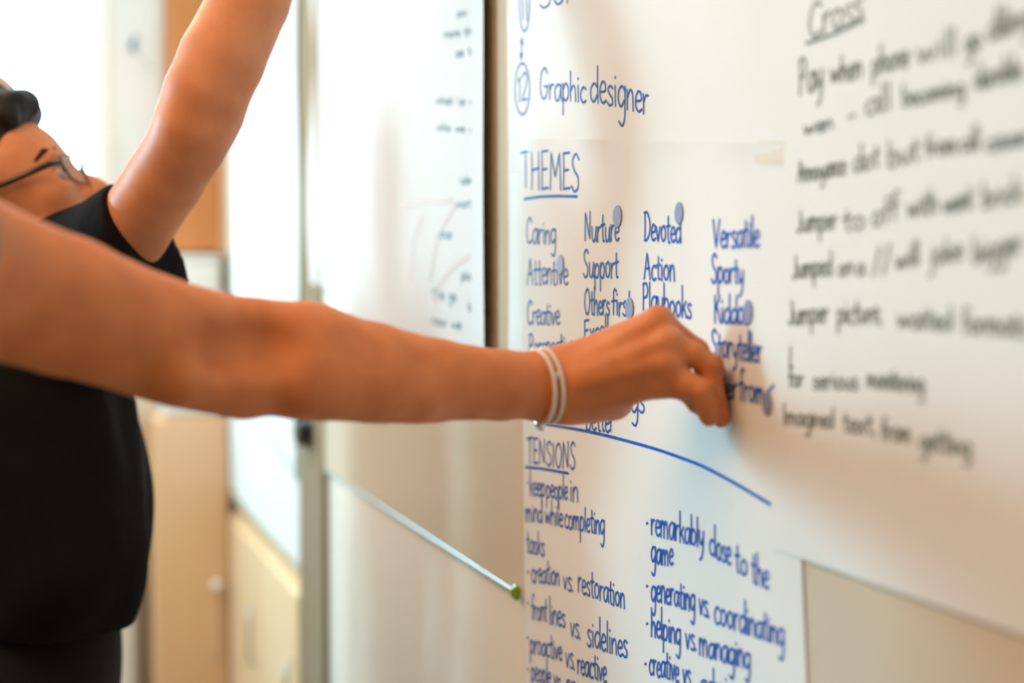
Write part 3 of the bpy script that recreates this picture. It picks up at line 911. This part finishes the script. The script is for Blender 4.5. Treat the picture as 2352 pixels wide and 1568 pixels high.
# ------------------------------------------------------------------ person reaching in from the left (the arm in front)
aS = px(-300, 548, .87)
arm_pts = [(aS, .062), (px(-60, 636, .945), .0518), (px(150, 702, .995), .0485), (px(340, 770, 1.04), .0450), (px(560, 817, 1.09), .0430), (px(700, 829, 1.115), .0445), (px(850, 852, 1.14), .0390),
           (px(1000, 873, 1.165), .0335), (px(1150, 884, 1.19), .0292), (px(1262, 885, 1.205), .0256)]
camd = FWD.copy()
A = Field(np.min([p[0] for p in arm_pts] + [px(1700, 1000, 1.2)], 0) - .09, np.max([p[0] for p in arm_pts] + [px(1640, 650, 1.25)], 0) + .09, .0019)
for i in range(len(arm_pts) - 1):
    fl = .92 if i < 6 else (.82 if i < 8 else .76)
    A.blend(cone(arm_pts[i][0], arm_pts[i+1][0], arm_pts[i][1], arm_pts[i+1][1], camd, fl), .005)
A.blend(cone(px(600, 780, 1.085), px(730, 792, 1.115), .020, .0195), .025)          # forearm muscle
A.blend(cone(px(420, 872, 1.03), px(560, 892, 1.07), .018, .019), .025)            # point of the elbow
A.blend(cone(px(700, 888, 1.085), px(960, 915, 1.14), .020, .014), .025)
A.cut(cone(px(500, 803, 1.034), px(612, 786, 1.060), .006, .005), .036)            # fold of the elbow
# palm
mc = [(px(1300, 846, 1.212), px(1512, 742, 1.203), .0185, .0138), (px(1300, 868, 1.204), px(1530, 788, 1.190), .0185, .0138), (px(1300, 892, 1.203), px(1532, 836, 1.186), .0185, .0132), (px(1300, 912, 1.207), px(1518, 879, 1.190), .0185, .0122)]
for a, b, ra, rb in mc: A.blend(cone(a, b, ra, rb), .011)
A.blend(cone(px(1262, 887, 1.205), px(1330, 882, 1.208), .0262, .0255, camd, .72), .02)
A.blend(cone(px(1325, 915, 1.220), px(1412, 925, 1.220), .0150, .0145), .022)      # heel of the hand
A.blend(cone(px(1330, 846, 1.232), px(1440, 830, 1.238), .0165, .0160), .022)      # ball of the thumb
for (x0, y0, x1, y1, z0, z1_) in ((1330, 838, 1500, 744, 1.190, 1.190), (1330, 862, 1522, 788, 1.183, 1.176), (1335, 884, 1525, 834, 1.182, 1.173)):
    A.blend(cone(px(x0, y0, z0), px(x1, y1, z1_), .0022, .0032), .014)             # tendons
for (x0, y0, z0, r0) in ((1513, 734, 1.197, .0088), (1533, 787, 1.183, .0085), (1536, 838, 1.179, .0080)):
    A.blend(ell(px(x0, y0, z0), (r0, r0, r0)), .010)                               # knuckles
H = Field(A.lo, A.lo + A.h * (A.n - 1), A.h); H.n = A.n; H.f = np.full(A.n, 10.0, np.float32)
def finger(pts):
    for i in range(len(pts) - 1):
        H2.blend(cone(pts[i][0], pts[i+1][0], pts[i][1], pts[i+1][1]), .004)
fingers = [
    [(px(1512, 744, 1.203), .0128), (px(1600, 806, 1.208), .0102), (px(1632, 872, 1.206), .0092), (px(1649, 925, 1.196), .0082), (px(1659, 962, 1.190), .0070)],
    [(px(1534, 790, 1.189), .0126), (px(1590, 814, 1.186), .0102), (px(1634, 840, 1.186), .0098), (px(1640, 905, 1.187), .0086), (px(1650, 950, 1.189), .0074), (px(1656, 966, 1.190), .0064)],
    [(px(1530, 852, 1.186), .0124), (px(1580, 884, 1.178), .0108), (px(1612, 899, 1.174), .0100), (px(1622, 926, 1.176), .0090), (px(1627, 952, 1.180), .0078), (px(1629, 962, 1.182), .0066)],
    [(px(1515, 880, 1.190), .0115), (px(1562, 891, 1.186), .0090), (px(1584, 904, 1.190), .0082), (px(1595, 922, 1.196), .0072), (px(1598, 934, 1.200), .0062)],
    [(px(1440, 832, 1.240), .0150), (px(1540, 862, 1.246), .0112), (px(1590, 905, 1.232), .0098), (px(1610, 936, 1.216), .0078)]]
for fpts in fingers:
    H2 = Field(A.lo, A.lo + A.h, A.h); H2.n = A.n; H2.f = np.full(A.n, 10.0, np.float32)
    finger(fpts)
    H.f = smin(H.f, H2.f, .0010)
A.f = smin(A.f, H.f, .0065)
A.f[A.f > 5] = 5
arm_mesh = A.mesh(2)
del H, H2
# rest of that person, out of frame to the left
ax0, ay0 = -.22, 1.16
bodyA = Field((-.55, .85, -.02), (.12, 1.55, 1.86), .007)
shR, shL = tuple(aS), (-.22, 1.36, 1.40)
TA, LA = standing_body((ax0 - .02, ay0), .90, (ax0, ay0, 1.25), shR, shL, None)
hadd, hcut, PA, BA = head_prims((ax0 + .0, ay0 - .01, 1.60), (1, -.1, -.05), (0, 0, 1))
for p, k in TA + LA: bodyA.blend(p, k)
bodyA.blend(cone((ax0 - .03, ay0, 1.42), (ax0 - .01, ay0 - .01, 1.56), .055, .048), .04)
for p, k in hadd: bodyA.blend(p, k)
for p, k in hcut: bodyA.cut(p, k)
for p, k in limb([(np.array(shL), .055), (np.array([-.26, 1.42, 1.13]), .040), (np.array([-.16, 1.43, .92]), .027)]): bodyA.blend(p, k)
for p, k in simple_hand((-.16, 1.43, .92), (.35, 0, -1), (0, 1, 0), 1): bodyA.blend(p, k)
bodyA.blend(cone(aS, px(-150, 600, .92), .060, .0545), .03)
personA = np_mesh('person', [arm_mesh, bodyA.mesh(1)], M['skin_a'])
tag(personA, 'person reaching in from the left, bare arm and hand pressing a dot onto the chart', 'person')
SA = Field((-.55, .80, .8), (.12, 1.6, 1.56), .007)
for p, k in TA:
    q = list(p)
    if p[0] == 'c': q[3] += .012; q[4] += .012
    else: q[2] = q[2] + .014
    SA.blend(tuple(q), k)
SA.blend(cone(aS, px(-340, 535, .86), .070, .068), .02)
SA.blend(cone(shL, (-.245, 1.395, 1.24), .068, .062), .03)
SA.plane((0, 0, .88), (0, 0, -1)); SA.plane((0, 0, 1.47 + .03), (0, 0, 1))
so = np_mesh('shirt', [SA.mesh(1)], M['grey_cloth']); so.parent = personA
TRA = Field((-.55, .9, 0), (.12, 1.5, 1.1), .008)
for p, k in TA[:2] + LA:
    q = list(p)
    if p[0] == 'c': q[3] += .012; q[4] += .014
    else: q[2] = q[2] + .010
    TRA.blend(tuple(q), k)
TRA.plane((0, 0, .07), (0, 0, -1)); TRA.plane((0, 0, 1.0), (0, 0, 1))
so = np_mesh('trousers', [TRA.mesh(1)], M['dark_trousers']); so.parent = personA
HA = Field(PA(0, 0, 0) - .2, PA(0, 0, 0) + .2, .006)
HA.blend(ell(PA(-.022, 0, .06), (.106, .086, .092), BA), 0); HA.blend(ell(PA(-.06, 0, -.04), (.06, .08, .10), BA), .04)
HA.cut(ell(PA(.09, 0, -.01), (.06, .12, .085), BA), .02)
so = np_mesh('hair', [HA.mesh(1)], M['hair_brown']); so.parent = personA
m = MB()
# nails that show: thumb tip beside the ring finger, little finger
def nail(m, c, nrm, along, w, l):
    nrm = np.array(nrm, float); nrm /= np.linalg.norm(nrm); along = np.array(along, float); along -= nrm*along.dot(nrm); along /= np.linalg.norm(along)
    m.ball(c, 1.0, 12, 8, (w, .0016, l), [np.cross(along, nrm), nrm, along])
m = MB(); nail(m, px(1611, 937, 1.2085), -FWD + RIGHT*.3, -UP + RIGHT*.5, .0045, .0066); nn = m.build('fingernail', M['nail']); nn.parent = personA
m = MB(); nail(m, px(1600, 934, 1.1935), -FWD*.9 + RIGHT*.4, -UP + RIGHT*.3, .0036, .0050); nn = m.build('fingernail', M['nail']); nn.parent = personA

# bracelets round the wrist
def bracelet(label, cx, cy, cz, ry, rz, tilt, beadr, mats, n, knot=None, clasp=None):
    e = empty('bracelet', px(cx, cy, cz)); tag(e, label, 'bracelet', 'bead bracelets on the reaching wrist')
    ring = []
    for k in range(n):
        a = 2 * math.pi * k / n
        yy, zz = ry * math.sin(a), rz * math.cos(a)           # yy up, zz depth (towards camera when negative)
        ring.append(px(cx, cy, cz) + UP * yy + FWD * zz + RIGHT * (tilt[0] * yy + tilt[1] * -zz + tilt[2] * yy * yy / ry))
    m = MB(); m.tube(ring, beadr * .55, 6, closed=True); child_at(m.build('thread', M['thread']), e)
    m = MB()
    for p in ring: m.ball(p, beadr, 8, 6)
    child_at(m.build('bead_string', mats, None), e)
    if knot is not None:
        m = MB(); m.ball(px(*knot), .0036, 12, 8); child_at(m.build('knot_bead', M['bead']), e)
    if clasp is not None:
        m = MB(); m.ball(px(*clasp), .0048, 14, 10); m.ball(px(clasp[0] + 4, clasp[1] + 8, clasp[2]), .0034, 12, 8); child_at(m.build('silver_bead', M['pearl']), e)
    return e
bracelet('ivory bead bracelet nearer the elbow on the reaching wrist, with silver bead below', 1237, 887, 1.203, .0304, .0262, (-.08, .50, 0), .0023, M['bead'], 76, clasp=(1240, 973, 1.205))
bracelet('ivory bead bracelet nearer the hand on the reaching wrist, with pale knot', 1255, 886, 1.206, .0310, .0275, (-.08, .48, 0), .0022, M['bead'], 76, knot=(1278, 863, 1.182))

# ------------------------------------------------------------------ person with glasses, arm raised
bc = (-.01, 1.93)
bSh = px(190, 672, 1.69)
bEl = px(446, 288, 1.557)
bWr = px(690, -225, 1.70)
bShL = np.array([-.01, 2.10, 1.37])
cuff_c = px(318, 535, 1.60)
TB, LB = standing_body(bc, .90, (.012, 1.93, 1.22), tuple(bSh), tuple(bShL), None)
Bf = Field((-.30, 1.30, -.02), (.56, 2.36, 2.12), .0046)
for p, k in TB + LB: Bf.blend(p, k)
yaw = .10
th_ = math.radians(31)
fwdH = RIGHT * math.cos(th_) * math.cos(.06) + FWD * math.cos(th_) * math.sin(.06) + UP * math.sin(th_)
upH = -RIGHT * math.sin(th_) + UP * math.cos(th_)
hO = px(31, 502, 1.80)
hadd, hcut, PB, BB = head_prims(hO, fwdH, upH)
for p, k in hadd: Bf.blend(p, k)
for p, k in hcut: Bf.cut(p, k)
Bf.blend(cone((-.04, 1.93, 1.38), PB(-.03, 0, -.03), .06, .054), .04)
up_arm = [(bSh, .052), (px(300, 530, 1.64), .0440), (px(379, 412, 1.60), .0430), (px(430, 329, 1.57), .0428), (bEl, .0436)]
fo_arm = [(bEl, .0436), (px(473, 219, 1.555), .0458), (px(510, 136, 1.56), .0465), (px(575, 0, 1.59), .0440), (px(640, -120, 1.65), .0340), (bWr, .027)]
for p, k in limb(up_arm) + limb(fo_arm): Bf.blend(p, k)
Bf.blend(cone(px(505, 300, 1.575), px(520, 280, 1.575), .012, .012), .02)
Bf.cut(cone(px(455, 275, 1.492), px(488, 262, 1.495), .005, .005), .03)
for p, k in simple_hand(bWr, (.9, .05, .42), (-.3, 0, 1), -1): Bf.blend(p, k)
for p, k in limb([(bShL, .055), (np.array([-.05, 2.17, 1.10]), .042), (np.array([.05, 2.16, .88]), .028)]): Bf.blend(p, k)
for p, k in simple_hand((.05, 2.16, .88), (.3, 0, -1), (0, 1, 0), 1): Bf.blend(p, k)
personB = np_mesh('person', [Bf.mesh(2)], M['skin_b'])
tag(personB, 'person in black t-shirt and glasses looking up with one arm raised', 'person')

SB = Field((-.30, 1.45, .85), (.40, 2.36, 1.62), .0052)
for p, k in TB:
    q = list(p)
    if p[0] == 'c': q[3] += .010; q[4] += .010
    else: q[2] = q[2] + .013
    SB.blend(tuple(q), k)
SB.blend(ell((.025, 1.92, 1.13), (.105, .165, .14)), .06)
SB.blend(ell((.030, 1.86, 1.08), (.095, .15, .10)), .05)
SLV = Field(SB.lo, SB.lo + SB.h * (SB.n - 1), SB.h); SLV.n = SB.n; SLV.f = np.full(SB.n, 10.0, np.float32)
SLV.blend(cone(px(195, 615, 1.69), px(400, 480, 1.60), .068, .056), .02)
SLV.blend(cone(px(200, 660, 1.69), px(430, 585, 1.62), .066, .040), .03)
nrm = RIGHT * .88 + UP * .46 - FWD * .22
SLV.plane(px(322, 536, 1.635), nrm)
SB.f = smin(SB.f, SLV.f, .03)
g = [(SB.lo[k] + SB.h*np.arange(SB.n[k])).astype(np.float32) for k in range(3)]
fold = .004*np.sin(34*g[1][None, :, None] + 9*g[0][:, None, None] + 5*g[2][None, None, :]) + .003*np.sin(60*g[1][None, :, None] - 22*g[2][None, None, :] + 10*g[0][:, None, None])
SB.f = SB.f + fold.astype(np.float32)
SB.plane((0, 0, 1.02), (0, 0, -1))
SB.cut(cone(PB(-.02, 0, -.11), PB(0, 0, -.02), .062, .062), .01)
so = np_mesh('shirt', [SB.mesh(2)], M['black_cloth']); so.parent = personB
TRB = Field((-.30, 1.65, 0), (.30, 2.25, 1.1), .008)
for p, k in TB[:2] + LB:
    q = list(p)
    if p[0] == 'c': q[3] += .012; q[4] += .014
    else: q[2] = q[2] + .008
    TRB.blend(tuple(q), k)
TRB.plane((0, 0, .07), (0, 0, -1)); TRB.plane((0, 0, 1.06), (0, 0, 1))
so = np_mesh('trousers', [TRB.mesh(1)], M['dark_trousers']); so.parent = personB

def shoes(parent, c, x_):
    for s in (-1, 1):
        f_ = Field((c[0] - .14, c[1] + .10*s - .09, -.01), (c[0] + .24, c[1] + .10*s + .09, .14), .006)
        f_.blend(cone((c[0] - .03, c[1] + .10*s, .048), (c[0] + .14, c[1] + .115*s, .040), .048, .042), 0)
        f_.plane((0, 0, .0), (0, 0, -1)); f_.plane((0, 0, .085), (0, 0, 1))
        o_ = np_mesh('shoe', [f_.mesh(1)], M['shoe']); o_.parent = parent
shoes(personB, bc, 0); shoes(personA, (ax0 - .02, ay0), 0)

# hair with curls
r2 = random.Random(7)
HB = Field(hO - .24, hO + .24, .0040)
HB.blend(ell(PB(-.022, 0, .066), (.104, .086, .092), BB), 0)
HB.blend(ell(PB(-.075, 0, -.01), (.05, .078, .09), BB), .04)
HB.blend(ell(PB(.040, 0, .118), (.062, .066, .030), BB), .03)
for i in range(190):
    u = r2.uniform(-1, 1); ph = r2.uniform(0, 2*math.pi); s_ = math.sqrt(1 - u*u)
    d = np.array([s_*math.cos(ph), s_*math.sin(ph), u])
    if d[2] < -.15 and d[0] > -.2: continue
    p = PB(-.022 + .108*d[0], .088*d[1], .070 + .094*d[2]); r_ = r2.uniform(.009, .017)
    if d[0] > .45 and d[2] < .45: continue
    HB.blend(ell(p, (r_, r_, r_)), .008)
for (x_, y_, z_, r_) in ((.078, -.03, .112, .017), (.086, .0, .118, .018), (.080, .03, .114, .017), (.068, -.05, .100, .014), (.06, -.02, .142, .018), (.03, .0, .158, .018), (.092, -.012, .104, .012), (.05, .03, .148, .018), (.02, -.03, .156, .016)):
    HB.blend(ell(PB(x_, y_, z_), (r_, r_, r_)), .010)
HB.cut(ell(PB(.118, 0, .005), (.072, .13, .092), BB), .012)
HB.cut(ell(PB(.025, 0, -.05), (.05, .13, .05), BB), .012)
so = np_mesh('hair', [HB.mesh(1)], M['hair_dark']); so.parent = personB
for s in (1, -1):
    m = MB(); m.ball(PB(.0815, .031*s, .009), .0122, 16, 12); eo = m.build('eye', M['eye']); eo.parent = personB
    m = MB(); m.ball(PB(.0880, .033*s, .0105), .0068, 12, 8); eo2 = m.build('iris', M['iris']); eo2.parent = eo
    m = MB(); m.tube([PB(.094, .016*s, .034), PB(.0915, .030*s, .041), PB(.082, .046*s, .041), PB(.068, .056*s, .033)], [.003, .005, .0045, .0025], 8); eo = m.build('eyebrow', M['brow']); eo.parent = personB
m = MB(); m.tube([PB(.088, -.022, -.0605), PB(.0945, -.010, -.0595), PB(.0955, 0, -.0605), PB(.0945, .010, -.0595), PB(.088, .022, -.0605)], [.0015, .0042, .0045, .0042, .0015], 8)
eo = m.build('lips', M['lip']); eo.parent = personB

# glasses
e = empty('eyeglasses', PB(.1, 0, .01)); tag(e, 'dark-framed eyeglasses on the face of the person with raised arm', 'eyeglasses')
for s in (1, -1):
    rim = []
    for k in range(28):
        a = 2*math.pi*k/28; ca_, sa_ = math.cos(a), math.sin(a)
        q = 3.0
        rx_ = .0255*np.sign(ca_)*abs(ca_)**(2/q); rz_ = .0205*np.sign(sa_)*abs(sa_)**(2/q)
        yy = .034 + rx_
        rim.append(PB(.106 - .30*max(0, yy - .012)*max(0, yy - .012)*14, yy*s, .006 + rz_))
    m = MB(); m.tube(rim, .0013, 8, closed=True); child_at(m.build('rim', M['black_frame']), e)
    cen = sum(rim) / len(rim)
    lo_ = MB(); lo_.add([cen + fwdH*.002] + rim, [(0, 1 + k, 1 + (k+1) % 28) for k in range(28)])
    child_at(lo_.build('lens', M['lens']), e)
    m = MB(); m.tube([PB(.096, .0600*s, .016), PB(.085, .0690*s, .018), PB(.05, .0735*s, .021), PB(.0, .0790*s, .026), PB(-.022, .0800*s, .016)], [.0030, .0036, .0036, .0034, .0026], 8)
    child_at(m.build('temple_arm', M['black_frame']), e)
m = MB(); m.tube([PB(.108, -.009, .012), PB(.113, 0, .016), PB(.108, .009, .012)], .0015, 8); child_at(m.build('bridge', M['black_frame']), e)

# ------------------------------------------------------------------ third person, only the top of the forehead shows
cO = px(-78, 324, 2.40)
cc = (cO[0] - .02, cO[1])
TC, LC = standing_body(cc, .96, (cc[0], cc[1], 1.33), (cc[0], cc[1] - .19, 1.50), (cc[0], cc[1] + .19, 1.50), None)
Cf = Field((cc[0] - .3, cc[1] - .36, -.02), (cc[0] + .32, cc[1] + .36, 2.0), .008)
for p, k in TC + LC: Cf.blend(p, k)
hadd, hcut, PC, BC = head_prims(cO, (1, -.1, 0), (0, 0, 1))
for p, k in hadd: Cf.blend(p, k)
for p, k in hcut: Cf.cut(p, k)
Cf.blend(cone((cc[0] - .03, cc[1], 1.50), cO - np.array([.01, 0, .04]), .06, .055), .04)
for s in (-1, 1):
    for p, k in limb([(np.array([cc[0], cc[1] + .19*s, 1.48]), .055), (np.array([cc[0] - .02, cc[1] + .25*s, 1.19]), .042), (np.array([cc[0] + .08, cc[1] + .24*s, .96]), .028)]): Cf.blend(p, k)
    for p, k in simple_hand((cc[0] + .08, cc[1] + .24*s, .96), (.3, 0, -1), (0, s, 0), s): Cf.blend(p, k)
personC = np_mesh('person', [Cf.mesh(1)], M['skin_c'])
tag(personC, 'person mostly hidden behind the dark-haired head, pale forehead showing at left edge', 'person')
SC = Field((cc[0] - .3, cc[1] - .40, .85), (cc[0] + .3, cc[1] + .40, 1.62), .008)
for p, k in TC:
    q = list(p)
    if p[0] == 'c': q[3] += .012; q[4] += .012
    else: q[2] = q[2] + .014
    SC.blend(tuple(q), k)
for s in (-1, 1): SC.blend(cone((cc[0], cc[1] + .19*s, 1.48), (cc[0] - .012, cc[1] + .225*s, 1.30), .068, .062), .03)
SC.plane((0, 0, .94), (0, 0, -1))
so = np_mesh('shirt', [SC.mesh(1)], M['grey_cloth']); so.parent = personC
TRC = Field((cc[0] - .3, cc[1] - .3, 0), (cc[0] + .3, cc[1] + .3, 1.12), .009)
for p, k in TC[:2] + LC:
    q = list(p)
    if p[0] == 'c': q[3] += .012; q[4] += .014
    else: q[2] = q[2] + .010
    TRC.blend(tuple(q), k)
TRC.plane((0, 0, .07), (0, 0, -1)); TRC.plane((0, 0, 1.08), (0, 0, 1))
so = np_mesh('trousers', [TRC.mesh(1)], M['dark_trousers']); so.parent = personC
shoes(personC, cc, 0)
